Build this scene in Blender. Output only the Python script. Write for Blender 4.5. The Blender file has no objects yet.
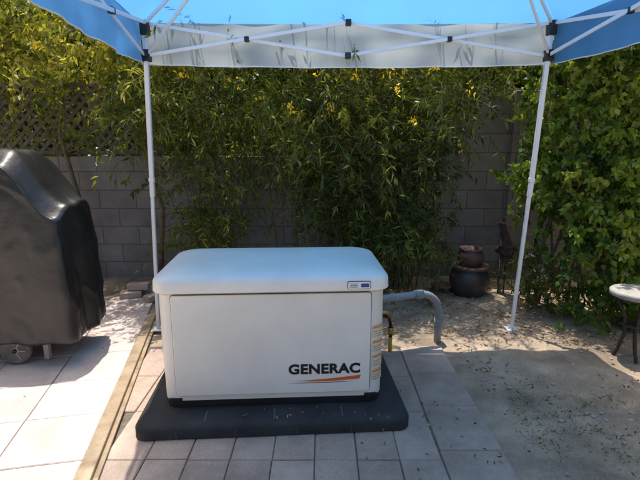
import bpy, bmesh, math, random
import numpy as np
from mathutils import Vector, Matrix, noise
random.seed(7); rng=np.random.default_rng(11)
scene=bpy.context.scene
col=scene.collection
PI=math.pi

# ---------------------------------------------------------------- materials
def new_mat(name):
    m=bpy.data.materials.new(name); m.use_nodes=True
    nt=m.node_tree; b=nt.nodes['Principled BSDF']
    return m,nt,b
def mk(name,c1,c2=None,scale=8,rough=.6,bump=0,bscale=60,metal=0,detail=6,spec=.5,tint=None,lo=.35,hi=.65,c3=None,stain=0,stains=1.3,speck=0):
    m,nt,b=new_mat(name); N=nt.nodes; L=nt.links
    b.inputs['Roughness'].default_value=rough; b.inputs['Metallic'].default_value=metal
    b.inputs['Specular IOR Level'].default_value=spec
    tc=N.new('ShaderNodeTexCoord')
    if c2 is None: c2=tuple(x*.8 for x in c1)
    nz=N.new('ShaderNodeTexNoise'); nz.inputs['Scale'].default_value=scale; nz.inputs['Detail'].default_value=detail
    nz.inputs['Roughness'].default_value=.62
    L.new(tc.outputs['Object'],nz.inputs['Vector'])
    cr=N.new('ShaderNodeValToRGB'); cr.color_ramp.elements[0].position=lo; cr.color_ramp.elements[1].position=hi
    cr.color_ramp.elements[0].color=(*c2,1); cr.color_ramp.elements[1].color=(*c1,1)
    if c3:
        e=cr.color_ramp.elements.new((lo+hi)/2); e.color=(*c3,1)
    L.new(nz.outputs['Fac'],cr.inputs['Fac'])
    out=cr.outputs['Color']
    def scl(o,fac):
        vm=N.new('ShaderNodeVectorMath'); vm.operation='SCALE'; L.new(o,vm.inputs[0]); L.new(fac,vm.inputs['Scale']); return vm.outputs['Vector']
    if tint:
        at=N.new('ShaderNodeAttribute'); at.attribute_name='tint'
        mr=N.new('ShaderNodeMapRange'); mr.inputs['To Min'].default_value=1-tint; mr.inputs['To Max'].default_value=1+tint
        L.new(at.outputs['Fac'],mr.inputs['Value']); out=scl(out,mr.outputs[0])
    if stain:
        n3=N.new('ShaderNodeTexNoise'); n3.inputs['Scale'].default_value=stains; n3.inputs['Detail'].default_value=9; n3.inputs['Roughness'].default_value=.65
        L.new(tc.outputs['Object'],n3.inputs['Vector'])
        m3=N.new('ShaderNodeMapRange'); m3.inputs['From Min'].default_value=.35; m3.inputs['From Max'].default_value=.6; m3.inputs['To Min'].default_value=1-stain; m3.inputs['To Max'].default_value=1.05
        L.new(n3.outputs['Fac'],m3.inputs['Value']); out=scl(out,m3.outputs[0])
    if speck:
        n4=N.new('ShaderNodeTexNoise'); n4.inputs['Scale'].default_value=170; n4.inputs['Detail'].default_value=3
        L.new(tc.outputs['Object'],n4.inputs['Vector'])
        m4=N.new('ShaderNodeMapRange'); m4.inputs['From Min'].default_value=.35; m4.inputs['From Max'].default_value=.65; m4.inputs['To Min'].default_value=1-speck; m4.inputs['To Max'].default_value=1+speck
        L.new(n4.outputs['Fac'],m4.inputs['Value']); out=scl(out,m4.outputs[0])
    L.new(out,b.inputs['Base Color'])
    if bump:
        n2=N.new('ShaderNodeTexNoise'); n2.inputs['Scale'].default_value=bscale; n2.inputs['Detail'].default_value=8
        L.new(tc.outputs['Object'],n2.inputs['Vector'])
        bp=N.new('ShaderNodeBump'); bp.inputs['Strength'].default_value=bump; bp.inputs['Distance'].default_value=.01
        L.new(n2.outputs['Fac'],bp.inputs['Height']); L.new(bp.outputs['Normal'],b.inputs['Normal'])
    return m
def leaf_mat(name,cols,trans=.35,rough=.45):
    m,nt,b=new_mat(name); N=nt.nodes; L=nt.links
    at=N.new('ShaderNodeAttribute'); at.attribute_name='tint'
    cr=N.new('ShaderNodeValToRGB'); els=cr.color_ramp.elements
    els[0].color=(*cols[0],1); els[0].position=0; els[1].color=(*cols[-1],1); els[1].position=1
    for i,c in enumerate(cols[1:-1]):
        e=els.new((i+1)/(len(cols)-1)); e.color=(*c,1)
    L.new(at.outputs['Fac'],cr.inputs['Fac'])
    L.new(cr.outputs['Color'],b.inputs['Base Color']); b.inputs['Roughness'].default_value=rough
    b.inputs['Specular IOR Level'].default_value=.45
    tr=N.new('ShaderNodeBsdfTranslucent')
    vm=N.new('ShaderNodeVectorMath'); vm.operation='MULTIPLY'; vm.inputs[1].default_value=(2.4,2.1,.8)
    L.new(cr.outputs['Color'],vm.inputs[0]); L.new(vm.outputs['Vector'],tr.inputs['Color'])
    mx=N.new('ShaderNodeMixShader'); mx.inputs['Fac'].default_value=trans
    L.new(b.outputs['BSDF'],mx.inputs[1]); L.new(tr.outputs['BSDF'],mx.inputs[2])
    L.new(mx.outputs['Shader'],N['Material Output'].inputs['Surface'])
    return m
def fabric_mat(name,c,tc_,trans=.5,bump=.2,var=(.93,1.04)):
    m,nt,b=new_mat(name); N=nt.nodes; L=nt.links
    t=N.new('ShaderNodeTexCoord'); nz=N.new('ShaderNodeTexNoise'); nz.inputs['Scale'].default_value=1.4; nz.inputs['Detail'].default_value=3
    L.new(t.outputs['Object'],nz.inputs['Vector'])
    mr=N.new('ShaderNodeMapRange'); mr.inputs['From Min'].default_value=.3; mr.inputs['From Max'].default_value=.7
    mr.inputs['To Min'].default_value=var[0]; mr.inputs['To Max'].default_value=var[1]
    L.new(nz.outputs['Fac'],mr.inputs['Value'])
    v1=N.new('ShaderNodeVectorMath'); v1.operation='SCALE'; v1.inputs[0].default_value=c; L.new(mr.outputs[0],v1.inputs['Scale'])
    v2=N.new('ShaderNodeVectorMath'); v2.operation='SCALE'; v2.inputs[0].default_value=tc_; L.new(mr.outputs[0],v2.inputs['Scale'])
    L.new(v1.outputs[0],b.inputs['Base Color']); b.inputs['Roughness'].default_value=.6
    tr=N.new('ShaderNodeBsdfTranslucent'); L.new(v2.outputs[0],tr.inputs['Color'])
    mx=N.new('ShaderNodeMixShader'); mx.inputs['Fac'].default_value=trans
    L.new(b.outputs['BSDF'],mx.inputs[1]); L.new(tr.outputs['BSDF'],mx.inputs[2])
    L.new(mx.outputs['Shader'],N['Material Output'].inputs['Surface'])
    n2=N.new('ShaderNodeTexNoise'); n2.inputs['Scale'].default_value=4; n2.inputs['Detail'].default_value=2
    L.new(t.outputs['Object'],n2.inputs['Vector'])
    bp=N.new('ShaderNodeBump'); bp.inputs['Strength'].default_value=bump; bp.inputs['Distance'].default_value=.02
    L.new(n2.outputs['Fac'],bp.inputs['Height']); L.new(bp.outputs['Normal'],b.inputs['Normal']); L.new(bp.outputs['Normal'],tr.inputs['Normal'])
    return m

M_gen=mk('enclosure_paint',(.82,.795,.72),(.79,.765,.69),scale=3,rough=.40,bump=.06,bscale=400,stain=.05,stains=2)
M_lid=mk('lid_paint',(.85,.81,.72),(.82,.78,.695),scale=2.5,rough=.36,bump=.05,bscale=400,stain=.05,stains=3)
M_black=mk('black_plastic',(.018,.018,.02),(.012,.012,.013),rough=.45)
M_seam=mk('seam_shade_and_marks',(.12,.12,.11),rough=.8)  # dark grey: panel gap shade put into colour; also badge print, pad marks
M_ink=mk('black_ink',(.012,.012,.014),rough=.4)
M_orange=mk('orange_decal',(.78,.14,.015),(.74,.13,.015),rough=.4)
M_white=mk('white_paint',(.82,.81,.79),(.76,.75,.73),scale=5,rough=.35)
M_blue=mk('blue_label',(.02,.06,.25),rough=.4)
M_pad=mk('pad_composite',(.046,.044,.043),(.027,.026,.026),scale=10,rough=.75,bump=.4,bscale=120,stain=.3,stains=4)
M_paver=mk('paver_concrete',(.54,.41,.32),(.42,.31,.24),scale=5,rough=.9,bump=.5,bscale=130,tint=.13,stain=.3,speck=.12)
M_paver2=mk('patio_concrete',(.76,.63,.56),(.62,.50,.44),scale=4,rough=.9,bump=.5,bscale=120,tint=.08,stain=.22,speck=.10)
M_bounce=mk('bounce_concrete',(.66,.61,.53),(.56,.51,.44),scale=3,rough=.9,bump=.3)
M_sand=mk('joint_sand',(.20,.16,.12),(.11,.09,.07),scale=30,rough=.95)
M_dirt=mk('dirt',(.56,.42,.285),(.24,.172,.115),scale=3.4,rough=.95,bump=1.0,bscale=38,c3=(.40,.30,.205),lo=.3,hi=.68,detail=12,stain=.35,stains=1.1,speck=.22)
M_wood=mk('curb_wood',(.50,.38,.24),(.32,.22,.13),scale=7,rough=.8,bump=.4,bscale=60,stain=.3,stains=5)
M_greywood=mk('grey_wood',(.19,.17,.15),(.11,.10,.09),scale=12,rough=.9,bump=.4)
M_bark=mk('stem_bark',(.22,.17,.11),(.12,.09,.06),scale=20,rough=.9)
M_gstem=mk('green_stem',(.17,.16,.07),(.10,.09,.05),scale=20,rough=.7)
M_pvc=mk('pvc_conduit',(.25,.275,.29),(.22,.24,.255),rough=.45)
M_yel=mk('yellow_pipe',(.6,.38,.03),rough=.5)
M_brass=mk('brass',(.45,.3,.12),rough=.4,metal=.8)
M_pot=mk('pot_glaze',(.085,.065,.06),(.045,.04,.04),scale=6,rough=.4)
M_potr=mk('pot_rim',(.15,.07,.05),(.08,.05,.04),scale=8,rough=.55)
M_rust=mk('rusted_metal',(.105,.045,.033),(.05,.028,.022),scale=20,rough=.85)
M_stone=mk('stone_top',(.50,.46,.40),(.33,.30,.25),scale=14,rough=.85,bump=.4)
M_iron=mk('dark_iron',(.06,.045,.035),rough=.6,metal=.3)
M_vinyl=mk('black_vinyl',(.026,.025,.025),(.016,.0155,.0155),scale=3,rough=.37,bump=.5,bscale=12,spec=.55,stain=.2,stains=3)
M_tire=mk('wheel_plastic',(.42,.40,.38),(.3,.28,.26),rough=.6)
M_brick=mk('loose_brick',(.50,.40,.34),(.36,.28,.23),scale=12,rough=.9,bump=.4)
M_roof=fabric_mat('canopy_fabric_blue',(.08,.30,.66),(.12,.39,.84),.66,var=(.88,1.04))
M_val_backlit=fabric_mat('canopy_fabric_backlit',(.58,.65,.70),(.70,.79,.86),.66,bump=.12,var=(.88,1.05))  # same canopy fabric; pale backlight on the back valance put into its colour

M_leafN=leaf_mat('narrow_leaf',[(.018,.036,.009),(.052,.092,.016),(.11,.155,.026),(.24,.26,.05)],.42)
M_leafB=leaf_mat('broad_leaf',[(.025,.06,.011),(.07,.145,.02),(.15,.25,.034),(.30,.37,.075)],.45,.34)
M_leafT=leaf_mat('tree_leaf',[(.03,.055,.014),(.08,.13,.024),(.17,.23,.038),(.32,.33,.065)],.44)
M_yflow=leaf_mat('yellow_flower',[(.65,.45,.01),(.9,.7,.04)],.35)
M_wflow=leaf_mat('white_flower',[(.6,.5,.6),(.8,.75,.8)],.3)
M_dry=leaf_mat('dry_leaf',[(.12,.08,.05),(.26,.18,.11),(.48,.38,.25)],.1,.8)
M_grass=leaf_mat('weed_leaf',[(.10,.11,.03),(.18,.18,.06),(.32,.27,.13)],.25)

def wall_mat():
    m,nt,b=new_mat('concrete_block'); N=nt.nodes; L=nt.links
    t=N.new('ShaderNodeTexCoord'); s=N.new('ShaderNodeSeparateXYZ'); c=N.new('ShaderNodeCombineXYZ')
    L.new(t.outputs['Object'],s.inputs[0])
    ad=N.new('ShaderNodeMath'); ad.operation='ADD'; L.new(s.outputs['X'],ad.inputs[0]); L.new(s.outputs['Y'],ad.inputs[1])
    L.new(ad.outputs[0],c.inputs['X']); L.new(s.outputs['Z'],c.inputs['Y'])
    br=N.new('ShaderNodeTexBrick'); L.new(c.outputs[0],br.inputs['Vector'])
    br.inputs['Scale'].default_value=1; br.inputs['Brick Width'].default_value=.4; br.inputs['Row Height'].default_value=.2
    br.inputs['Mortar Size'].default_value=.006; br.inputs['Mortar Smooth'].default_value=.5
    br.inputs['Color1'].default_value=(.30,.285,.275,1); br.inputs['Color2'].default_value=(.235,.225,.22,1); br.inputs['Mortar'].default_value=(.17,.16,.155,1)
    n=N.new('ShaderNodeTexNoise'); n.inputs['Scale'].default_value=2.3; n.inputs['Detail'].default_value=10; n.inputs['Roughness'].default_value=.7
    L.new(t.outputs['Object'],n.inputs['Vector'])
    mr=N.new('ShaderNodeMapRange'); mr.inputs['From Min'].default_value=.3; mr.inputs['From Max'].default_value=.7; mr.inputs['To Min'].default_value=.62; mr.inputs['To Max'].default_value=1.2
    L.new(n.outputs['Fac'],mr.inputs['Value'])
    v=N.new('ShaderNodeVectorMath'); v.operation='SCALE'; L.new(br.outputs['Color'],v.inputs[0]); L.new(mr.outputs[0],v.inputs['Scale'])
    L.new(v.outputs[0],b.inputs['Base Color']); b.inputs['Roughness'].default_value=.95
    n2=N.new('ShaderNodeTexNoise'); n2.inputs['Scale'].default_value=90; n2.inputs['Detail'].default_value=4; L.new(t.outputs['Object'],n2.inputs['Vector'])
    mm=N.new('ShaderNodeMath'); mm.operation='MULTIPLY_ADD'; mm.inputs[1].default_value=.3; L.new(n2.outputs['Fac'],mm.inputs[0])
    iv=N.new('ShaderNodeMath'); iv.operation='SUBTRACT'; iv.inputs[0].default_value=1; L.new(br.outputs['Fac'],iv.inputs[1]); L.new(iv.outputs[0],mm.inputs[2])
    bp=N.new('ShaderNodeBump'); bp.inputs['Distance'].default_value=.010; bp.inputs['Strength'].default_value=.8
    L.new(mm.outputs[0],bp.inputs['Height']); L.new(bp.outputs[0],b.inputs['Normal'])
    return m
M_wall=wall_mat()

# ---------------------------------------------------------------- helpers
def empty(name,loc=(0,0,0),rz=0):
    e=bpy.data.objects.new(name,None); col.objects.link(e); e.location=loc; e.rotation_euler=(0,0,rz); e.empty_display_size=.1
    return e
def obj_from(name,verts,faces,mats,parent=None,smooth=False,mi=None):
    me=bpy.data.meshes.new(name); me.from_pydata([tuple(v) for v in verts],[],faces); me.update()
    for m in (mats if isinstance(mats,(list,tuple)) else [mats]): me.materials.append(m)
    if mi is not None: me.polygons.foreach_set('material_index',mi)
    if smooth: me.polygons.foreach_set('use_smooth',[True]*len(me.polygons))
    o=bpy.data.objects.new(name,me); col.objects.link(o)
    if parent: o.parent=parent
    return o
def box(name,dims,loc,mat,parent=None,rot=(0,0,0),bevel=.003,seg=2):
    bm=bmesh.new(); bmesh.ops.create_cube(bm,size=1)
    bmesh.ops.scale(bm,vec=dims,verts=bm.verts)
    if bevel: bmesh.ops.bevel(bm,geom=bm.edges[:],offset=bevel,segments=seg,affect='EDGES',profile=.5)
    me=bpy.data.meshes.new(name); bm.to_mesh(me); bm.free(); me.materials.append(mat)
    o=bpy.data.objects.new(name,me); col.objects.link(o); o.location=loc; o.rotation_euler=rot
    if parent: o.parent=parent
    return o
def bar(name,p,q,w,mat,parent=None,h=None):
    p=Vector(p);q=Vector(q);d=q-p
    o=box(name,(w,h or w,d.length),(p+q)/2,mat,parent,bevel=min(w,h or w)*.15,seg=1)
    o.rotation_euler=d.to_track_quat('Z','Y').to_euler()
    return o
def tube_geo(pts,rad,sides,V,F):
    base=len(V); n=len(pts)
    for i,p in enumerate(pts):
        p=Vector(p)
        t=(Vector(pts[min(i+1,n-1)])-Vector(pts[max(i-1,0)])).normalized()
        a=t.orthogonal().normalized() if i==0 else (a-t*a.dot(t)).normalized()
        b=t.cross(a); r=rad[i] if hasattr(rad,'__len__') else rad
        for k in range(sides):
            an=2*PI*k/sides; V.append(p+(a*math.cos(an)+b*math.sin(an))*r)
    for i in range(n-1):
        for k in range(sides):
            k2=(k+1)%sides
            F.append((base+i*sides+k,base+i*sides+k2,base+(i+1)*sides+k2,base+(i+1)*sides+k))
    F.append(tuple(base+k for k in reversed(range(sides)))); F.append(tuple(base+(n-1)*sides+k for k in range(sides)))
def tube(name,pts,rad,mat,parent=None,sides=16):
    V=[];F=[]; tube_geo(pts,rad,sides,V,F)
    return obj_from(name,V,F,mat,parent,True)
def lathe(name,prof,mat,parent=None,loc=(0,0,0),n=40):
    V=[];F=[]
    for r,z in prof:
        for k in range(n):
            a=2*PI*k/n; V.append((r*math.cos(a),r*math.sin(a),z))
    for i in range(len(prof)-1):
        for k in range(n):
            k2=(k+1)%n; F.append((i*n+k,i*n+k2,(i+1)*n+k2,(i+1)*n+k))
    F.append(tuple(reversed(range(n)))); F.append(tuple((len(prof)-1)*n+k for k in range(n)))
    o=obj_from(name,V,F,mat,parent,True); o.location=loc; return o
def rr(hw,hd,r,n=8):
    P=[]
    for cx,cy,a0 in ((hw-r,hd-r,0),(-hw+r,hd-r,90),(-hw+r,-hd+r,180),(hw-r,-hd+r,270)):
        for k in range(n+1):
            a=math.radians(a0+90*k/n); P.append((cx+r*math.cos(a),cy+r*math.sin(a)))
    return P
def loft(name,rings,mat,parent=None,n=8,zf=None):
    V=[];F=[];m=None
    for hw,hd,r,z in rings:
        P=rr(hw,hd,r,n); m=len(P)
        for x,y in P: V.append((x,y,z+(zf(x,y,z) if zf else 0)))
    for i in range(len(rings)-1):
        for k in range(m):
            k2=(k+1)%m; F.append((i*m+k,i*m+k2,(i+1)*m+k2,(i+1)*m+k))
    F.append(tuple(reversed(range(m)))); F.append(tuple((len(rings)-1)*m+k for k in range(m)))
    o=obj_from(name,V,F,mat,parent,True)
    return o
def sharp(o,ang=35):
    me=o.data
    bm=bmesh.new(); bm.from_mesh(me)
    for e in bm.edges:
        if len(e.link_faces)==2 and e.calc_face_angle(0)>math.radians(ang): e.smooth=False
    bm.to_mesh(me); bm.free()

# ---------------------------------------------------------------- foliage engine
class Fol:
    def __init__(s): s.P=[];s.D=[];s.L=[];s.W=[];s.T=[];s.M=[];s.SV=[];s.SF=[]
    def leaves(s,P,D,L,W,T,m=0):
        n=len(P); s.P.append(P);s.D.append(D);s.L.append(np.broadcast_to(L,n));s.W.append(np.broadcast_to(W,n));s.T.append(np.clip(T,0,1));s.M.append(np.full(n,m))
    def strand(s,p,d,length,sag,nl,L,W,tint,twig=.0022,m=0,spread=.8):
        p=np.array(p,float);d=np.array(d,float);d/=np.linalg.norm(d)
        ph=rng.uniform(0,6.28,2); am=length*.05
        def at(t):
            t=np.asarray(t)[:,None]*length
            q=p+d*t; q[:,2]-=sag*(t[:,0]**2); q[:,0]+=am*np.sin(t[:,0]*6+ph[0])-am*np.sin(ph[0]); q[:,1]+=am*np.cos(t[:,0]*5+ph[1])-am*np.cos(ph[1]); return q
        if twig:
            k=at(np.linspace(0,1,5)); tube_geo([Vector(x) for x in k],[twig*(1.3-.9*i/4) for i in range(5)],3,s.SV,s.SF)
        t=np.sort(rng.uniform(.06,1,nl)); q=at(t); tg=at(t+.02)-q; tg/=np.linalg.norm(tg,axis=1)[:,None]+1e-9
        r=rng.normal(size=(nl,3)); D=tg*.6+r*spread; D[:,2]-=.35; D/=np.linalg.norm(D,axis=1)[:,None]
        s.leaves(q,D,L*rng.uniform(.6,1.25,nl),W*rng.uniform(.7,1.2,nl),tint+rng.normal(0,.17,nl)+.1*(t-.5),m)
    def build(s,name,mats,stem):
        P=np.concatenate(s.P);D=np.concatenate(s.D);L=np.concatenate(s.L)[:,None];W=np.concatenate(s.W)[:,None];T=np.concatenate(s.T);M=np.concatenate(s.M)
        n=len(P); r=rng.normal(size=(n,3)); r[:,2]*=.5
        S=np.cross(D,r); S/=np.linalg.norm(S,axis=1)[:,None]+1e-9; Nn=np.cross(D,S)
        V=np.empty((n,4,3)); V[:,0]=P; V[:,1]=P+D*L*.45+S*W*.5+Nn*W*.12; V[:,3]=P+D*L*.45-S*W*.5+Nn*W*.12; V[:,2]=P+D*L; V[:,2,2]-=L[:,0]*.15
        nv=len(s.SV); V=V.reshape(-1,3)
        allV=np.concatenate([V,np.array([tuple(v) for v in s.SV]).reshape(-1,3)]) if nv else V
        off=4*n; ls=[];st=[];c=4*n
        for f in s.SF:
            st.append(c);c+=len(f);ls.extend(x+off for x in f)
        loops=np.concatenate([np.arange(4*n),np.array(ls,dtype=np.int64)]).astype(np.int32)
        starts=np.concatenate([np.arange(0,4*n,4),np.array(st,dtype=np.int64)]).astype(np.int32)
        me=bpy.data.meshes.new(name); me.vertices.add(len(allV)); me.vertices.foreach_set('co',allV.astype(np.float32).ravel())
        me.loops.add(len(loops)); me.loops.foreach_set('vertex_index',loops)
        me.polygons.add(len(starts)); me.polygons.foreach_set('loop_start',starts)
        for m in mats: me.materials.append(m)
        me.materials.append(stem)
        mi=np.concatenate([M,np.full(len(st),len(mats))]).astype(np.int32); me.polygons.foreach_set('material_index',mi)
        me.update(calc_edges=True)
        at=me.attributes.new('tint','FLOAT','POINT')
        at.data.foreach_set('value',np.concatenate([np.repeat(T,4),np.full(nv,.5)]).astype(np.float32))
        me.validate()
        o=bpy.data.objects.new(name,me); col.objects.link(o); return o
def clump(x,y,z,sc=1.3):
    return noise.noise(Vector((x*sc,y*sc,z*sc)))

# ---------------------------------------------------------------- ground
def dirt():
    xs=np.concatenate([[-150,-60,-20,-8],np.linspace(-6,6,201),[8,20,60,150]]); ys=np.concatenate([[-150,-60,-20,-8],np.linspace(-4,8,201),[12,30,80,150]])
    V=[];F=[]
    for y in ys:
        for x in xs:
            z=0
            if -6<x<6 and -4<y<8:
                f=min(1,max(0,(x-.95)/.4)) if y<3.3 else 1
                if x<-1.0: f=0 if y<4.1 else min(1,(y-4.1)/.3)
                if y<.3: f*=max(0,(y+.3)/.6) if y>-.3 else 0
                z=f*(.03*noise.noise(Vector((x*1.7,y*1.7,0)))+.014*noise.noise(Vector((x*6,y*6,1)))+.007*noise.noise(Vector((x*14,y*14,1)))) + f*.012
                if x>1.0 and y>.5: z+=.035*math.exp(-((y-(3.05-.32*(x-1)))/.09)**2)*f
            V.append((x,y,z))
    nx=len(xs)
    for j in range(len(ys)-1):
        for i in range(nx-1): F.append((j*nx+i,j*nx+i+1,(j+1)*nx+i+1,(j+1)*nx+i))
    obj_from('ground',V,F,M_dirt,None,True)
dirt()
def cx(y): return -1.07-(y-1.86)*.204
def pavers(name,cells,mat,top,parent=None):
    V=[];F=[];T=[]
    for q in cells:
        c=(sum(p[0] for p in q)/4,sum(p[1] for p in q)/4)
        def ins(p,d):
            v=Vector((c[0]-p[0],c[1]-p[1])); 
            return (p[0]+math.copysign(min(d,abs(v.x)*.9),v.x),p[1]+math.copysign(min(d,abs(v.y)*.9),v.y))
        b=len(V); dz=random.uniform(-.0015,.0015); tx=random.uniform(-.006,.006); j1=random.uniform(-.0015,.0015); j2=random.uniform(-.0015,.0015)
        for d,z in ((.0025,-.03),(.0025,top-.004),(.006,top)):
            for p in q:
                x,y=ins(p,d); V.append((x+j1,y+j2,z+dz+(tx*(x-c[0]) if z>0 else 0)))
        t=random.random(); T+= [t]*12
        for i in range(2):
            for k in range(4):
                k2=(k+1)%4; F.append((b+i*4+k,b+i*4+k2,b+i*4+4+k2,b+i*4+4+k))
        F.append((b+8,b+9,b+10,b+11))
    o=obj_from(name,V,F,mat,parent); a=o.data.attributes.new('tint','FLOAT','POINT'); a.data.foreach_set('value',T); return o
cells=[]
w,h=.205,.405
for j in range(-1,9):
    y0=.33+j*h; y1=y0+h
    if y1>3.45: continue
    for i in range(0,14):
        x0=.59-(i+1)*w; x1=x0+w
        q=[(max(x0,cx(y0)+.02),y0),(max(x1,cx(y0)+.02),y0),(max(x1,cx(y1)+.02),y1),(max(x0,cx(y1)+.02),y1)]
        if q[1][0]-q[0][0]<.03 or q[2][0]-q[3][0]<.03: continue
        cells.append(q)
for j in range(0,8):
    y0=.02+j*.4; y1=y0+.4
    cells.append([(.595,y0),(.91,y0),(.91,y1),(.595,y1)])
path=empty('paved_path')
pavers('pavers',cells,M_paver,.014,path)
obj_from('joint_sand',[(cx(-.1)+.02,-.08,.006),(.905,-.08,.006),(.905,3.22,.006),(cx(3.2)+.02,3.22,.006)],[(0,1,2,3)],M_sand,path)
cells=[]
ca,sa=math.cos(math.atan(.204)),math.sin(math.atan(.204))
def cw(u,v):
    return (-1.07+u*ca-v*sa, 1.86+u*sa+v*ca)
for i in range(0,13):
    for j in range(-5,7):
        u1=-.05-i*.405; u0=u1-.405; v0=j*.405+.1; v1=v0+.405
        q=[cw(u0,v0),cw(u1,v0),cw(u1,v1),cw(u0,v1)]
        if max(p[1] for p in q)>4.6: continue
        if min(p[1] for p in q)<-.1: continue
        cells.append(q)
patio=empty('patio')
pavers('patio_slabs',cells,M_paver2,.016,patio)
q=[cw(-5.3,-.8),cw(-.05,-1.9),cw(-.05,2.4),cw(-5.3,2.3)]
obj_from('patio_joint_sand',[(p[0],p[1],.0045) for p in q],[(0,1,2,3)],M_sand,patio)
box('bounce_slab',(16,7.4,.06),(0,-3.85,-.001),M_bounce,None,bevel=.005)  # unseen, added behind the camera to bounce sunlight onto the generator front
crb=empty('wooden_curb')
a=cw(0,-1.95); b_=cw(0,1.95)
d=Vector((b_[0]-a[0],b_[1]-a[1],0)); ang=math.atan2(d.y,d.x)-PI/2
box('timber',(.070,d.length,.038),((a[0]+b_[0])/2,(a[1]+b_[1])/2,.035),M_wood,crb,rot=(0,0,ang),bevel=.005)
box('timber_lower',(.03,d.length-.1,.016),((a[0]+b_[0])/2+.056,(a[1]+b_[1])/2-.05,.023),M_wood,crb,rot=(0,0,ang),bevel=.003)

# ---------------------------------------------------------------- block wall
wl=empty('block_wall')
def wallbox(n,x0,x1,z1,y0=5.0,y1=5.2):
    o=box(n,(x1-x0,y1-y0,z1+.1),((x0+x1)/2,(y0+y1)/2,(z1-.1)/2),M_wall,wl,bevel=.006,seg=1)
    o.data.transform(Matrix.Translation(o.location)); o.location=(0,0,0); return o
wallbox('low_section',-8,-.3,1.36); wallbox('high_section',-.3,6.5,2.0)
wallbox('pilaster',2.02,2.42,2.03,4.93,4.997)
for i in range(17): 
    box('cap_block',(.395,.22,.05),(-.1+i*.4,5.1,2.027),M_wall,wl,bevel=.005)
wallbox('side_return',6.5,6.7,2.0,-.1,5.2)
lt=empty('wooden_lattice')
LX0,LX1,LZ0,LZ1=-5.2,-1.75,1.40,2.1
step=.12; hgt=LZ1-LZ0
for s_,yy in ((1,5.06),(-1,5.075)):
    k=LX0-hgt
    while k<LX1+hgt:
        t0,t1=0,hgt; xa=k
        if s_>0: t0=max(t0,LX0-xa); t1=min(t1,LX1-xa)
        else: t0=max(t0,xa-LX1); t1=min(t1,xa-LX0)
        if t1-t0>.05:
            bar('slat',(xa+s_*t0,yy,LZ0+t0),(xa+s_*t1,yy,LZ0+t1),.036,M_greywood,lt,h=.007).rotation_euler=(0,s_*PI/4,0)
        k+=step
for z in (LZ0,LZ1): box('rail',(LX1-LX0,.03,.045),((LX0+LX1)/2,5.067,z),M_greywood,lt)
for x in (LX0,-3.4,LX1): box('post',(.05,.035,.78),(x,5.1,LZ0+.35),M_greywood,lt)

# ---------------------------------------------------------------- generator
G=empty('standby_generator',(-.268,2.60,.096),math.radians(3.2))
HW,HD=.595,.315
o=loft('base_skid',[(HW-.006,HD-.006,.07,0),(HW-.006,HD-.006,.07,.06)],M_black,G); sharp(o)
o=loft('enclosure',[(HW-.004,HD-.004,.075,.042),(HW,HD,.078,.046),(HW,HD,.078,.10),(HW+.004,HD+.003,.08,.35),(HW+.003,HD+.002,.08,.64),(HW-.01,HD-.01,.07,.655)],M_gen,G,n=10); sharp(o)
for x in (-.53,.53): box('lift_slot',(.07,.01,.018),(x,-HD-.0,.052),M_black,G,bevel=.002)
def plate(name,w,h,r,y,th,mat,parent,x=0,z=0):
    P=rr(w/2,h/2,r,6); m=len(P); V=[];F=[]
    for sc,yy in ((1,y),(1,y-th+.003),(None,y-th)):
        for px,pz in P:
            if sc is None: px*=1-.006/w; pz*=1-.006/h
            V.append((px+x,yy,pz+z))
    for i in range(2):
        for k in range(m):
            k2=(k+1)%m; F.append((i*m+k,(i+1)*m+k,(i+1)*m+k2,i*m+k2))
    F.append(tuple(2*m+k for k in range(m)))
    return obj_from(name,V,F,mat,parent)
plate('panel_gap',1.050,.573,.02,-HD,.0055,M_seam,G,z=.360)
plate('front_panel',1.042,.565,.016,-HD-.0045,.009,M_gen,G,z=.360)
FY=-HD-.0135
LW,LD=.622,.345
def dome(x,y,z): 
    k=max(0,(z-.70)/.06)
    return .016*k*max(0,1-(abs(x)/.62)**2.5)
lidr=[(LW-.03,LD-.03,.07,.657),(LW-.006,LD-.006,.088,.657),(LW,LD,.09,.662),(LW-.002,LD-.003,.09,.712),(LW-.006,LD-.009,.09,.722),(LW-.016,LD-.022,.085,.731),(LW-.036,LD-.045,.08,.740),(LW-.075,LD-.085,.07,.750),(LW-.13,LD-.14,.06,.757),(LW-.25,LD-.22,.05,.762),(LW-.42,LD-.31,.03,.764)]
o=loft('lid',lidr,M_lid,G,n=12,zf=dome); sharp(o,50)
plate('badge_white',.118,.040,.006,-LD,.003,M_white,G,x=.452,z=.690)
plate('badge_blue',.046,.024,.004,-LD-.0028,.0015,M_blue,G,x=.483,z=.690)
plate('badge_frame',.122,.044,.008,-LD+.0005,.0022,M_seam,G,x=.452,z=.690)
for i in range(3): box('badge_mark',(.040,.0012,.003),(.424,-LD-.0034,.682+i*.008),M_seam,G,bevel=0)
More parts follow.
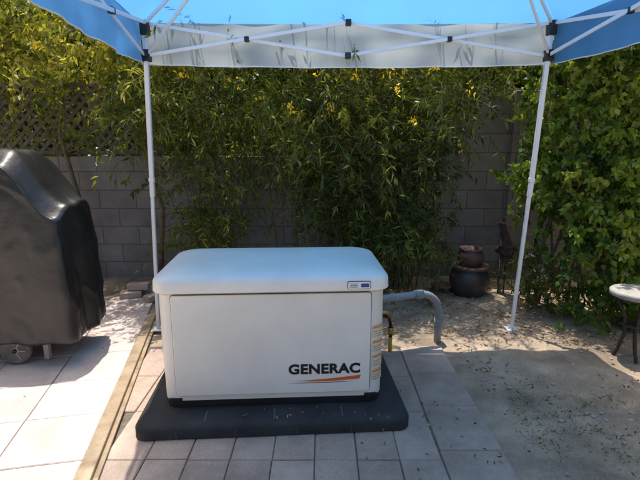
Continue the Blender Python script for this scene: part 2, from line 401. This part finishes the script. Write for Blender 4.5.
def text(name,s,wid,hei,x,z,y,mat,parent,off=.012,ext=.0008):
    cu=bpy.data.curves.new(name,'FONT'); cu.body=s; cu.size=1; cu.offset=off; cu.extrude=.01; cu.resolution_u=4; cu.space_character=1.06
    t=bpy.data.objects.new(name+'_tmp',cu); col.objects.link(t); bpy.context.view_layer.update()
    me=bpy.data.meshes.new_from_object(t.evaluated_get(bpy.context.evaluated_depsgraph_get())); me.name=name
    bpy.data.objects.remove(t)
    co=np.array([v.co for v in me.vertices]); mn=co.min(0);mx=co.max(0)
    for v in me.vertices:
        a=(v.co.x-mn[0])/(mx[0]-mn[0])*wid; b=(v.co.y-mn[1])/(mx[1]-mn[1])*hei; c=v.co.z/.01*ext
        v.co=(x+a,y-c,z+b)
    me.materials.clear(); me.materials.append(mat)
    o=bpy.data.objects.new(name,me); col.objects.link(o); o.parent=parent; return o
text('lettering','GENERAC',.388,.060,.080,.188,FY-.0008,M_ink,G,off=.042)
V=[];n=24
for i in range(n+1):
    t=i/n; x=.085+.380*t; up=.150+.028*t**1.6
    V+= [(x+.008*(t),FY-.0006,up-.001),(x,FY-.0006,.150-.005*math.sin(PI*t)+.004*t-.004*(1-abs(2*t-1)))]
F=[(2*i,2*i+1,2*i+3,2*i+2) for i in range(n)]
obj_from('swoosh_decal',V,F,M_orange,G)
V=[]
for i in range(n+1):
    t=i/n; x=.085+.36*t; z=.137+.004*t; V+=[(x,FY-.0006,z),(x,FY-.0006,z-.004*math.sin(PI*t)-.0004)]
obj_from('swoosh_line',V,F,M_ink,G)
def wrap(name,a0,a1,z0,z1,mat,off=.0045):
    V=[];n=8
    cxx,cyy,r=HW+.004-.08,-HD-.003+.08,.08+off
    for i in range(n+1):
        a=math.radians(a0+(a1-a0)*i/n); V+=[(cxx+r*math.cos(a),cyy+r*math.sin(a),z0),(cxx+r*math.cos(a),cyy+r*math.sin(a),z1)]
    F=[(2*i,2*i+2,2*i+3,2*i+1) for i in range(n)]
    return obj_from(name,V,F,mat,G,True)
M_lab=mk('label_cream',(.80,.72,.55),(.74,.66,.5),rough=.5)
M_labo=mk('label_amber',(.80,.30,.05),(.75,.27,.05),rough=.5)
for i,(z0,z1) in enumerate(((.385,.455),(.30,.370),(.215,.285),(.135,.20))):
    wrap('warning_label',-80,-28,z0,z1,M_lab,.004)
    wrap('warning_stripe',-78,-30,z1-.017,z1-.004,M_labo,.0052)
    for k in range(3):
        wrap('warning_text',-76,-36-6*(k%2),z0+.008+k*.013,z0+.0105+k*.013,M_greywood,.0052)
for sx in (-1,1):
    for k in range(12):
        box('louvre',(.012,.36,.012),(sx*(HW+.006),0,.18+k*.03),M_gen,G,rot=(0,sx*.5,0),bevel=.002)
P=empty('generator_pad',(-.268,2.60,.0175),math.radians(3.8))
o=loft('pad_slab',[(.722,.472,.07,0),(.722,.472,.07,.05),(.715,.465,.07,.064),(.69,.44,.06,.077),(.685,.435,.06,.0785)],M_pad,P,n=8); sharp(o,50)
for x in (-.36,0,.36): box('pad_groove',(.009,.09,.003),(x,-.395,.0795),M_seam,P,bevel=.001)
for x in (-.5,-.2,.12,.4): box('pad_rib',(.004,.003,.04),(x,-.473,.025),M_seam,P,bevel=0)

cd=empty('electrical_conduit')
pts=[(.25,3.10,.40),(.45,3.16,.405),(.74,3.25,.41)]
for k in range(9):
    a=k/8*PI/2; pts.append((.74+.16*math.sin(a),3.25+.05*math.sin(a),.41-.16*(1-math.cos(a))))
pts+=[(.90,3.30,.12),(.90,3.30,-.02)]
tube('pipe',pts,.027,M_pvc,cd)
tube('coupling',[(.70,3.238,.41),(.76,3.253,.409)],.033,M_pvc,cd); tube('coupling_lower',[(.90,3.30,.20),(.90,3.30,.14)],.033,M_pvc,cd)
gp=empty('gas_line')
tube('flex_hose',[(.30,3.05,.30),(.42,3.08,.31),(.49,3.10,.29),(.51,3.12,.22),(.51,3.12,.12)],.013,M_black,gp)
tube('yellow_pipe',[(.51,3.12,.13),(.51,3.12,-.02)],.014,M_yel,gp)
tube('valve_body',[(.51,3.12,.20),(.51,3.12,.15)],.022,M_brass,gp)
tube('riser_elbow',[(.40,3.06,.33),(.47,3.07,.335),(.50,3.08,.30)],.016,M_brass,gp)
box('valve_handle',(.07,.012,.012),(.53,3.09,.175),M_yel,gp)

# ---------------------------------------------------------------- canopy tent (slightly racked out of square)
C=empty('canopy_tent')
XL,XR,YB,YF,ZE,ZV=-1.24,1.64,3.5,.55,2.345,2.065
SH=.33
fo=.045
def leg(n,x,y,dx=-.07):
    bar(n,(x+dx,y,.02),(x+dx*.45,y,1.25),.026,M_white,C); bar(n+'_upper',(x+dx*.5,y,1.1),(x,y,2.34),.033,M_white,C)
    box('foot_plate',(.09,.09,.012),(x+dx,y,.03),M_white,C)
    box('top_bracket',(.06,.06,.10),(x,y,2.30),M_black,C,bevel=.008)
    box('slider_bracket',(.06,.06,.08),(x-.002,y,2.115),M_black,C,bevel=.008)
    box('slider_tab',(.03,.09,.03),(x,y,2.12),M_black,C,bevel=.005)
    box('leg_button',(.038,.038,.03),(x+dx*.45,y,1.23),M_white,C,bevel=.003)
leg('leg_1',XL,YB); leg('leg_2',XR,YB,-.09); leg('leg_3',XL+SH,YF,0); leg('leg_4',XR+SH,YF,0)
def truss(p,q,n=2):
    p=Vector(p);q=Vector(q); d=q-p; side=Vector((-d.y,d.x,0)).normalized()*.012
    for i in range(n):
        a=p+d*(i/n); b=p+d*((i+1)/n)
        up=Vector((0,0,2.335)); lo=Vector((0,0,2.115))
        bar('truss_bar',a+up+side,b+lo+side,.011,M_white,C,h=.024)
        bar('truss_bar',a+lo-side,b+up-side,.011,M_white,C,h=.024)
        m=(a+b)/2; mz=Vector((m.x,m.y,2.225))
        box('truss_pivot',(.035,.045,.035),mz,M_black,C,bevel=.006)
        if i>0:
            box('truss_joint',(.042,.05,.042),(a.x,a.y,2.335),M_black,C,bevel=.006); box('truss_joint',(.042,.05,.042),(a.x,a.y,2.115),M_black,C,bevel=.006)
truss((XL,YB,0),(XR,YB,0)); truss((XL,YB,0),(XL+SH,YF,0)); truss((XR,YB,0),(XR+SH,YF,0)); truss((XL+SH,YF,0),(XR+SH,YF,0))
pk=Vector(((XL+XR+SH)/2,(YB+YF)/2,3.05))
for x,y in ((XL,YB),(XR,YB),(XL+SH,YF),(XR+SH,YF)):
    c=Vector((x,y,2.33)); m=c.lerp(pk-Vector((0,0,.08)),.5); 
    bar('roof_arm',c,pk-Vector((0,0,.08)),.016,M_white,C,h=.024)
    bar('roof_strut',(x,y,2.12),m+Vector((0,0,-.02)),.014,M_white,C,h=.022)
    box('arm_joint',(.04,.04,.04),m,M_black,C,bevel=.006)
box('peak_hub',(.09,.09,.1),pk-Vector((0,0,.08)),M_black,C,bevel=.01)
V=[];F=[];n=14
cor=[(XL+SH-fo,YF-fo),(XR+SH+fo,YF-fo),(XR+fo,YB+fo),(XL-fo,YB+fo)]
for s_ in range(4):
    a=cor[s_];b=cor[(s_+1)%4]; base=len(V)
    for j in range(n+1):
        for i in range(n+1):
            t=i/n; r=j/n
            ex=a[0]+(b[0]-a[0])*t; ey=a[1]+(b[1]-a[1])*t
            x=ex+(pk.x-ex)*r; y=ey+(pk.y-ey)*r
            sag=-.05*math.sin(PI*r)*math.sin(PI*t) if 0<r<1 else 0
            z=ZE+(pk.z+.02-ZE)*r+sag-(0.012*math.sin(PI*t) if r<1 else 0)
            V.append((x,y,z))
    for j in range(n):
        for i in range(n):
            F.append((base+j*(n+1)+i,base+j*(n+1)+i+1,base+(j+1)*(n+1)+i+1,base+(j+1)*(n+1)+i))
obj_from('roof_fabric',V,F,M_roof,C,True)
for s_ in range(4):
    a=cor[s_];b=cor[(s_+1)%4]; V=[];F=[];n=90
    dx,dy=b[0]-a[0],b[1]-a[1]; ll=math.hypot(dx,dy); nx,ny=dy/ll,-dx/ll
    for j in range(7):
        for i in range(n+1):
            t=i/n; w_=.012*(j/6)*math.sin(t*31+s_)+.007*(j/6)*math.sin(t*73+2)+.012*noise.noise(Vector((t*9,j*.5,s_)))
            zz=ZE-.012*math.sin(PI*t)-(ZE-ZV)*j/6-(.012*math.sin(PI*t)**.5 if j==6 else 0)
            V.append((a[0]+dx*t+nx*w_,a[1]+dy*t+ny*w_,zz))
    for j in range(6):
        for i in range(n): F.append((j*(n+1)+i,j*(n+1)+i+1,(j+1)*(n+1)+i+1,(j+1)*(n+1)+i))
    obj_from('valance',V,F,M_val_backlit if s_ in(2,) else M_roof,C,True)
    V2=[V[6*(n+1)+i] for i in range(n+1)]
    tube('hem',V2,.004,M_white,C,sides=5)

# ---------------------------------------------------------------- covered grill
B=empty('covered_barbecue_grill')
def grillcover():
    bm=bmesh.new(); bmesh.ops.create_cube(bm,size=2)
    bmesh.ops.subdivide_edges(bm,edges=bm.edges[:],cuts=80,use_grid_fill=True)
    X0,X1,Y0,Y1=-3.25,-1.66,2.86,3.42
    def ss(a,b,x): t=max(0,min(1,(x-a)/(b-a))); return t*t*(3-2*t)
    for v in bm.verts:
        i,j,k=v.co
        x=(X0+X1)/2+(X1-X0)/2*i*(1-.03*abs(j)**8); y=(Y0+Y1)/2+(Y1-Y0)/2*j*(1-.10*abs(i)**10)
        hh=1.13+.33*(1-ss(-2.0,-1.69,x))*ss(-3.3,-2.95,x)
        hh-= .10*(1-ss(2.86,3.05,y)) + .05*ss(3.25,3.42,y)
        hh-= .03*ss(-1.75,-1.64,x)
        hh+=.025*noise.noise(Vector((x*4,y*5,3)))
        kk=(k+1)/2
        z=.19+kk*(hh-.19)
        x=(X0+X1)/2+(x-(X0+X1)/2)*(1-.02*kk**3); y=(Y0+Y1)/2+(y-(Y0+Y1)/2)*(1-.10*kk**4)
        ridge=max(0,1-abs(noise.noise(Vector((x*2.6+z*1.5,y*2.4,z*1.3-x*.8))))*3.6)
        ridge2=max(0,1-abs(noise.noise(Vector((x*6-z*2.5,y*6,z*2.2+2))))*3.4)
        fold=(.024*noise.noise(Vector((x*6,y*6,z*.8+5)))+.012*math.sin(x*11+2.2*z+1.5*math.sin(z*3)))*(.35+1.0*(1-kk))+.016*ridge**2+.008*ridge2**2
        if abs(j)>.98: y+=math.copysign(fold,j)
        if abs(i)>.98: x+=math.copysign((.03*noise.noise(Vector((y*8,z*1.0,1)))+.016*math.sin(y*20+z*2))*(.35+.9*(1-kk))+.014*ridge**2+.010*ridge2**2,i)
        if k>.98: z+=.009*ridge**2+.004*ridge2**2
        if k<-.98: z+=.02*noise.noise(Vector((x*5,y*5,9)))
        v.co=(x,y,z)
    me=bpy.data.meshes.new('cover'); bm.to_mesh(me); bm.free(); me.materials.append(M_vinyl)
    me.polygons.foreach_set('use_smooth',[True]*len(me.polygons))
    o=bpy.data.objects.new('cover',me); col.objects.link(o); o.parent=B
    sm=o.modifiers.new('s','SMOOTH'); sm.factor=.5; sm.iterations=2
grillcover()
box('cart_shelf',(1.2,.42,.03),(-2.5,3.14,.17),M_black,B)
for x in (-3.05,-1.9):
    for y in (2.98,3.30):
        box('cart_leg',(.035,.035,.16),(x,y,.11),M_tire,B)
for x in (-3.0,-2.08):
    for y in (2.93,3.33):
        prof=[(.02,-.022),(.03,-.016),(.07,-.012),(.075,-.02),(.08,-.02),(.08,.02),(.075,.02),(.07,.012),(.03,.016),(.02,.022)]
        o=lathe('wheel_hub',prof,M_tire,B); o.rotation_euler=(PI/2,0,.12); o.location=(x,y,.117)
        o=lathe('wheel_tyre',[(.081,-.02),(.095,-.022),(.1,-.012),(.1,.012),(.095,.022),(.081,.02)],M_greywood,B); o.rotation_euler=(PI/2,0,.12); o.location=(x,y,.117)
        for k in range(6):
            a=k*PI/3; box('wheel_spoke',(.045,.01,.008),(x+.05*math.cos(a),y-.016,.117+.05*math.sin(a)),M_tire,B,rot=(0,-a,0),bevel=.001)
        o=lathe('wheel_cap',[(.018,-.004),(.016,.01),(.006,.014)],M_black,B,n=16); o.rotation_euler=(PI/2,0,.12); o.location=(x,y-.018,.117)
box('axle_bar',(.95,.025,.03),(-2.54,2.95,.115),M_tire,B)

# ---------------------------------------------------------------- pots, sculpture, plant stand, bricks
Pt=empty('stacked_garden_pot',(1.49,4.42,.0))
lathe('lower_pot',[(.11,0),(.13,.01),(.175,.09),(.195,.16),(.19,.22),(.165,.27),(.15,.285),(.165,.30),(.17,.315),(.155,.322),(.14,.30)],M_pot,Pt)
lathe('rim',[(.172,.292),(.19,.296),(.192,.318),(.174,.322)],M_potr,Pt)
lathe('upper_pot',[(.09,.305),(.10,.33),(.125,.37),(.13,.41),(.115,.45),(.10,.462),(.115,.478),(.112,.49),(.09,.485),(.085,.46)],M_potr,Pt)
Pz=empty('terracotta_dish',(1.27,4.55,.01)); lathe('dish',[(.08,0),(.12,.05),(.125,.06),(.11,.06),(.08,.02)],M_potr,Pz)
def skin(name,pts,edges,rads,mat,parent,sub=2):
    me=bpy.data.meshes.new(name); me.from_pydata(pts,edges,[]); o=bpy.data.objects.new(name,me); col.objects.link(o); o.parent=parent
    me.materials.append(mat)
    o.modifiers.new('skin','SKIN')
    for i,v in enumerate(me.skin_vertices[0].data): v.radius=(rads[i],rads[i]); v.use_root=(i==0)
    s=o.modifiers.new('sub','SUBSURF'); s.levels=sub; s.render_levels=sub; 
    return o
S=empty('rusted_bird_sculpture',(1.80,4.40,0))
skin('bird_body',[(0,0,.42),(.03,0,.50),(.02,0,.60),(-.02,-.01,.68),(-.035,-.02,.745),(-.10,-.03,.74),(.04,0,.36),(.10,.02,.30),(.17,.03,.25)],[(0,1),(1,2),(2,3),(3,4),(4,5),(0,6),(6,7),(7,8)],[.075,.08,.05,.032,.034,.008,.06,.04,.012],M_rust,S)
for k,(dx,dz) in enumerate(((-.02,.055),(.0,.065),(.025,.05))):
    tube('crest',[(-.03,-.02,.765),(-.03+dx,-.02,.77+dz)],[.009,.004],M_rust,S,sides=8)
for dx in (-.02,.035): tube('bird_leg',[(dx,0,.38),(dx,.01,.2),(dx,0,0)],.009,M_rust,S,sides=8)
for y in(-.03,.03):
    o=lathe('wing',[(.005,-.01),(.03,-.008),(.05,0),(.03,.008),(.005,.01)],M_rust,S,n=20); o.scale=(1,1.8,1); o.rotation_euler=(PI/2,1.2,0); o.location=(.03,y*2.4,.48)
lathe('base_plate',[(.1,0),(.1,.012),(.09,.016)],M_rust,S)
T=empty('plant_stand',(2.19,3.03,.012))
lathe('stone_top',[(.15,.455),(.165,.462),(.167,.49),(.158,.498),(.1,.499)],M_stone,T)
lathe('top_ring',[(.12,.44),(.13,.44),(.13,.4545),(.12,.4545)],M_iron,T)
for k in range(3):
    a=2*PI*k/3+.5; c_,s_=math.cos(a),math.sin(a)
    tube('leg',[(.12*c_,.12*s_,.45),(.05*c_,.05*s_,.30),(.04*c_,.04*s_,.18),(.07*c_,.07*s_,.05),(.09*c_,.09*s_,0)],.011,M_iron,T,sides=8)
lathe('lower_ring',[(.044,.235),(.052,.235),(.052,.25),(.044,.25)],M_iron,T)
for i,(x,y,z,r) in enumerate(((-1.86,4.32,.045,.3),(-1.74,4.46,.045,-.2),(-1.80,4.38,.11,.1),(-1.60,4.25,.045,1.0))):
    K=empty('loose_paver' if i==0 else 'loose_paver.%03d'%i,(x,y,z),r); box('brick_unit',(.2,.1,.06),(0,0,0),M_brick,K,bevel=.006)

# ---------------------------------------------------------------- vegetation
f=Fol(); cnt=0
while cnt<1250:
    x=rng.uniform(-6,6.5); y=rng.uniform(5.25,6.4); z=rng.uniform(1.0,4.0)
    c=clump(x,y,z)
    if c<-.28: continue
    cnt+=1
    d=(rng.normal()*.6,-.5+rng.normal()*.5,.2+rng.normal()*.4)
    f.strand((x,y,z),d,rng.uniform(.3,.7),.5,24,.095,.036,.42+c*.8+ (z-2.4)*.06,m=0)
n=24000
Pp=np.stack([rng.uniform(-7.5,8,n),rng.uniform(6.5,7.6,n),rng.uniform(.3,4.4,n)],1); D=rng.normal(size=(n,3)); D/=np.linalg.norm(D,axis=1)[:,None]
f.leaves(Pp,D,.26,.15,rng.uniform(.0,.6,n),0)
for x in (-5,-3.3,-1.4,.6,2.5,4.6):
    tube_geo([Vector((x,6.3,0)),Vector((x+.1,6.25,1.2)),Vector((x-.1,6.2,2.2)),Vector((x+.2,6.1,3.4))],[.09,.075,.055,.02],8,f.SV,f.SF)
f.build('background_trees',[M_leafT],M_bark)

f=Fol()
def cstems(x0,x1,n,y0=4.55,y1=4.9,zt=(1.6,2.9),spread=.35,r=.011):
    for i in range(n):
        x=rng.uniform(x0,x1); y=rng.uniform(y0,y1); zt_=rng.uniform(*zt); dx=rng.normal()*spread; dy=-rng.uniform(0,.35)
        pts=[]
        for k in range(9):
            t=k/8; pts.append(Vector((x+dx*t**1.5+.03*math.sin(7*t+i),y+dy*t**2+.02*math.cos(6*t+i),zt_*t)))
        tube_geo(pts,[r*rng.uniform(.6,1.2)*(1.1-.8*k/8) for k in range(9)],5,f.SV,f.SF)
cstems(.15,1.0,34,spread=.28); cstems(-1.25,-.85,20,zt=(1.5,2.7),spread=.25); cstems(-.5,0,4)
cstems(.15,1.0,26,zt=(.6,1.5),spread=.25,r=.006)
cnt=0
while cnt<1150:
    x=rng.uniform(-1.85,1.6); z=rng.uniform(1.40,2.95); y=rng.uniform(4.0,4.95)
    lim=1.54+.28*noise.noise(Vector((x*2.2,0,4)))
    if x<-.4: lim+=.06
    if x>1.25: lim+=.35*(x-1.25)/.35
    if z<lim: continue
    c=clump(x,y,z,1.9)
    if c<-.18: continue
    cnt+=1
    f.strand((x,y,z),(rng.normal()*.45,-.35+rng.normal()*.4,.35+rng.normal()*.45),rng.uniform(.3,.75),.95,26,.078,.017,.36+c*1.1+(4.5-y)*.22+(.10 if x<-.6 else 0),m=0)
cnt=0
while cnt<900:
    z=rng.uniform(.25,1.9); x=rng.uniform(-.4,1.35)
    lo=-.24+.40*max(0,(1.3-z)/1.3)+.15*noise.noise(Vector((0,z*3,1))); hi=1.18-.12*max(0,(1.0-z))+.13*noise.noise(Vector((5,z*3,1)))
    if not lo<x<hi: continue
    y=rng.uniform(4.05,4.85); c=clump(x,y,z,2.3)
    if c<-.14: continue
    if z<.7 and rng.random()<.35: continue
    cnt+=1
    f.strand((x,y,z),(rng.normal()*.45,-.35+rng.normal()*.4,.3+rng.normal()*.5),rng.uniform(.22,.55),1.1,20,.078,.016,.27+c*1.1+(4.5-y)*.2,m=0)  # darker tint than the upper strands: deep shade put into leaf colour
cnt=0
while cnt<280:
    z=rng.uniform(.4,1.8); x=-1.10+rng.normal()*(.13+.12*z/1.8); y=rng.uniform(4.25,4.8); c=clump(x,y,z,2.5)
    if c<-.15: continue
    cnt+=1
    f.strand((x,y,z),(rng.normal()*.5,-.3+rng.normal()*.4,.4+rng.normal()*.4),rng.uniform(.2,.5),1.0,16,.07,.015,.48+c*.8,m=0)
for i in range(60):
    f.strand((rng.uniform(-.85,-.2),rng.uniform(4.4,4.9),rng.uniform(1.3,1.9)),(rng.normal()*.3,-.2,-.6),rng.uniform(.3,.8),.3,18,.07,.015,.38)
for (x,z) in ((-.13,2.14),(-.09,2.07),(.37,2.13),(.42,2.09),(.58,2.03),(.63,1.98),(.3,2.00),(-.7,1.98),(.95,2.08),(.1,1.75),(1.12,1.50),(-.3,1.8),(-1.0,2.08),(-1.45,2.0),(.8,1.65),(1.2,1.95)):
    nn=int(rng.integers(6,15)); x+=rng.normal()*.04; z+=rng.normal()*.03
    q=np.array([x,3.84,z])+rng.normal(size=(nn,3))*[.02,.02,.026]; D=rng.normal(size=(nn,3)); D[:,2]-=.8; D/=np.linalg.norm(D,axis=1)[:,None]
    f.leaves(q,D,.034,.016,rng.random(nn),1)
f.build('flowering_vine',[M_leafN,M_yflow],M_gstem)

f=Fol(); cnt=0
while cnt<1150:
    x=rng.uniform(-5.2,-1.45); z=rng.uniform(1.75,3.4); y=rng.uniform(4.3,5.35)
    lim=2.05+.25*noise.noise(Vector((x*1.7,3,0)))
    if x>-2.2: lim-=.5*min(1,(x+2.2)/.4)
    if z<lim: continue
    c=clump(x,y,z,1.5)
    if c<-.25: continue
    cnt+=1
    f.strand((x,y,z),(rng.normal()*.5,-.35+rng.normal()*.4,.25+rng.normal()*.45),rng.uniform(.25,.6),.7,26,.066,.027,.68+c*.9)
for i in range(80):
    f.strand((rng.uniform(-5,-1.5),rng.uniform(4.6,4.98),rng.uniform(1.5,2.15)),(rng.normal()*.5,-.15,-.4),rng.uniform(.2,.6),.3,14,.06,.024,.6)
for (x,z) in ((-3.0,2.2),(-2.5,2.35),(-2.1,2.1),(-3.4,2.45)):
    nn=9; q=np.array([x,4.3,z])+rng.normal(size=(nn,3))*[.022,.02,.028]; D=rng.normal(size=(nn,3)); D[:,2]-=.8; D/=np.linalg.norm(D,axis=1)[:,None]
    f.leaves(q,D,.034,.016,rng.random(nn),1)
for x in (-4.6,-2.6,-1.75):
    tube_geo([Vector((x,4.85,0)),Vector((x+.08,4.85,.8)),Vector((x-.1,4.9,1.6)),Vector((x+.1,4.9,2.6))],[.03,.026,.02,.01],6,f.SV,f.SF)
f.build('climbing_creeper',[M_leafT,M_yflow],M_bark)

f=Fol(); cnt=0
while cnt<2300:
    x=rng.uniform(1.72,4.6); z=rng.uniform(.12,3.1); 
    if rng.random()<.35: x=rng.uniform(1.75,2.8)
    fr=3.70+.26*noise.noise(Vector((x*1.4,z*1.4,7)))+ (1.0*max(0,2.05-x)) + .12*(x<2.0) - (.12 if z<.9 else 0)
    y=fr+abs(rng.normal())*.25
    if y>4.95: continue
    if x<1.81+.12*noise.noise(Vector((z*2,0,3)))+(.18 if z<.9 else 0): continue
    c=clump(x,y,z,2.0)
    if c<-.28 and rng.random()<.7: continue
    cnt+=1
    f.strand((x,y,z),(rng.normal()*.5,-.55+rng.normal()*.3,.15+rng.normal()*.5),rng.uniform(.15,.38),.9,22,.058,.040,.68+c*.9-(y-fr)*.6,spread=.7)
for i in range(40):
    x=rng.uniform(1.95,4.5); y=rng.uniform(3.9,4.4)
    pts=[Vector((x+.08*math.sin(k+i),y-.05*k*.3,.33*k)) for k in range(8)]
    tube_geo(pts,[.014*(1.1-.1*k) for k in range(8)],5,f.SV,f.SF)
f.build('ivy_hedge',[M_leafB],M_bark)

f=Fol()
for i in range(150):
    x=1.98+rng.normal()*.16; y=4.05+rng.normal()*.14; f.strand((x,y,rng.uniform(0,.45)),(rng.normal()*.5,rng.normal()*.4-.2,.7),rng.uniform(.12,.3),.6,12,.045,.014,.4)
for i in range(14):
    q=np.array([1.92+rng.normal()*.10,3.86+rng.normal()*.1,rng.uniform(.3,.62)])+rng.normal(size=(5,3))*.007; D=rng.normal(size=(5,3)); D/=np.linalg.norm(D,axis=1)[:,None]
    f.leaves(q,D,.02,.013,rng.random(5),1)
f.build('flowering_shrub',[M_leafN,M_wflow],M_gstem)

f=Fol()
def litter(n,x0,x1,y0,y1,zz=.03,L=.04):
    x=rng.uniform(x0,x1,n); y=rng.uniform(y0,y1,n)
    k=np.array([noise.noise(Vector((a*2.2,b*2.2,9)))>-.12 for a,b in zip(x,y)]); x=x[k];y=y[k];n=len(x)
    D=np.stack([rng.normal(size=n),rng.normal(size=n),rng.normal(size=n)*.18],1); D/=np.linalg.norm(D,axis=1)[:,None]
    f.leaves(np.stack([x,y,np.full(n,zz)+rng.uniform(0,.012,n)],1),D,L*rng.uniform(.5,1.2,n),.014,rng.random(n),0)
litter(2600,.95,5,3.3,4.95,.03); litter(1500,-1.2,1.0,3.35,4.95,.03); litter(2400,1.0,4.2,.8,3.3,.028,.028); litter(110,.0,.9,1.5,3.2,.019,.026); litter(120,-4,-1.4,1.5,4.6,.02,.026); litter(40,-.9,.4,2.16,2.26,.099,.022)
litter(900,1.5,4.5,3.2,4.0,.035,.05)
f.build('leaf_litter',[M_dry],M_bark)
f=Fol()
for i in range(520):
    x=rng.uniform(1.1,3.2); y=rng.uniform(1.2,2.9)
    if noise.noise(Vector((x*1.6,y*1.6,2)))<.0: continue
    nn=8; q=np.stack([x+rng.normal(size=nn)*.03,y+rng.normal(size=nn)*.03,np.full(nn,.015)],1); D=rng.normal(size=(nn,3))*.6; D[:,2]=.5; D/=np.linalg.norm(D,axis=1)[:,None]
    f.leaves(q,D,.03,.005,rng.random(nn),0)
f.build('weeds',[M_grass],M_bark)
bmr=bmesh.new()
for i in range(260):
    x=rng.uniform(1.0,3.6); y=rng.uniform(1.0,4.3); r=rng.uniform(.004,.014)
    mt=Matrix.Translation((x,y,.02+.03*noise.noise(Vector((x*1.7,y*1.7,0)))))@Matrix.Rotation(rng.uniform(0,6),4,'Z')@Matrix.Diagonal((r*rng.uniform(.8,1.6),r,r*.7,1))
    bmesh.ops.create_icosphere(bmr,subdivisions=1,radius=1,matrix=mt)
me=bpy.data.meshes.new('gravel'); bmr.to_mesh(me); bmr.free(); me.materials.append(M_stone); col.objects.link(bpy.data.objects.new('gravel',me))

# ---------------------------------------------------------------- light
dv=Vector((.125,-.20,-1)).normalized()
sun=bpy.data.lights.new('sun','SUN'); sun.energy=5; sun.angle=math.radians(.5); sun.color=(1,.96,.9)
so=bpy.data.objects.new('sun',sun); col.objects.link(so); so.rotation_euler=dv.to_track_quat('-Z','Y').to_euler(); so.location=(-2,2,8)
w=bpy.data.worlds.new('World'); scene.world=w; w.use_nodes=True; nt=w.node_tree
sk=nt.nodes.new('ShaderNodeTexSky'); sk.sky_type='NISHITA'; sk.sun_disc=False
el=math.asin(-dv.z); sk.sun_elevation=el; sk.sun_rotation=math.atan2(-dv.x,-dv.y)
sk.dust_density=6; sk.ozone_density=.6
nt.links.new(sk.outputs[0],nt.nodes['Background'].inputs[0]); nt.nodes['Background'].inputs[1].default_value=.15
scene.view_settings.view_transform='Standard'; scene.view_settings.look='None'; scene.view_settings.exposure=0
# ---------------------------------------------------------------- camera
cam=bpy.data.cameras.new('camera'); cam.sensor_width=36; cam.lens=25.9; cam.clip_end=500; cam.clip_start=.05
co=bpy.data.objects.new('camera',cam); col.objects.link(co); co.location=(0,0,1.51); co.rotation_euler=(math.radians(78),0,0)
scene.camera=co
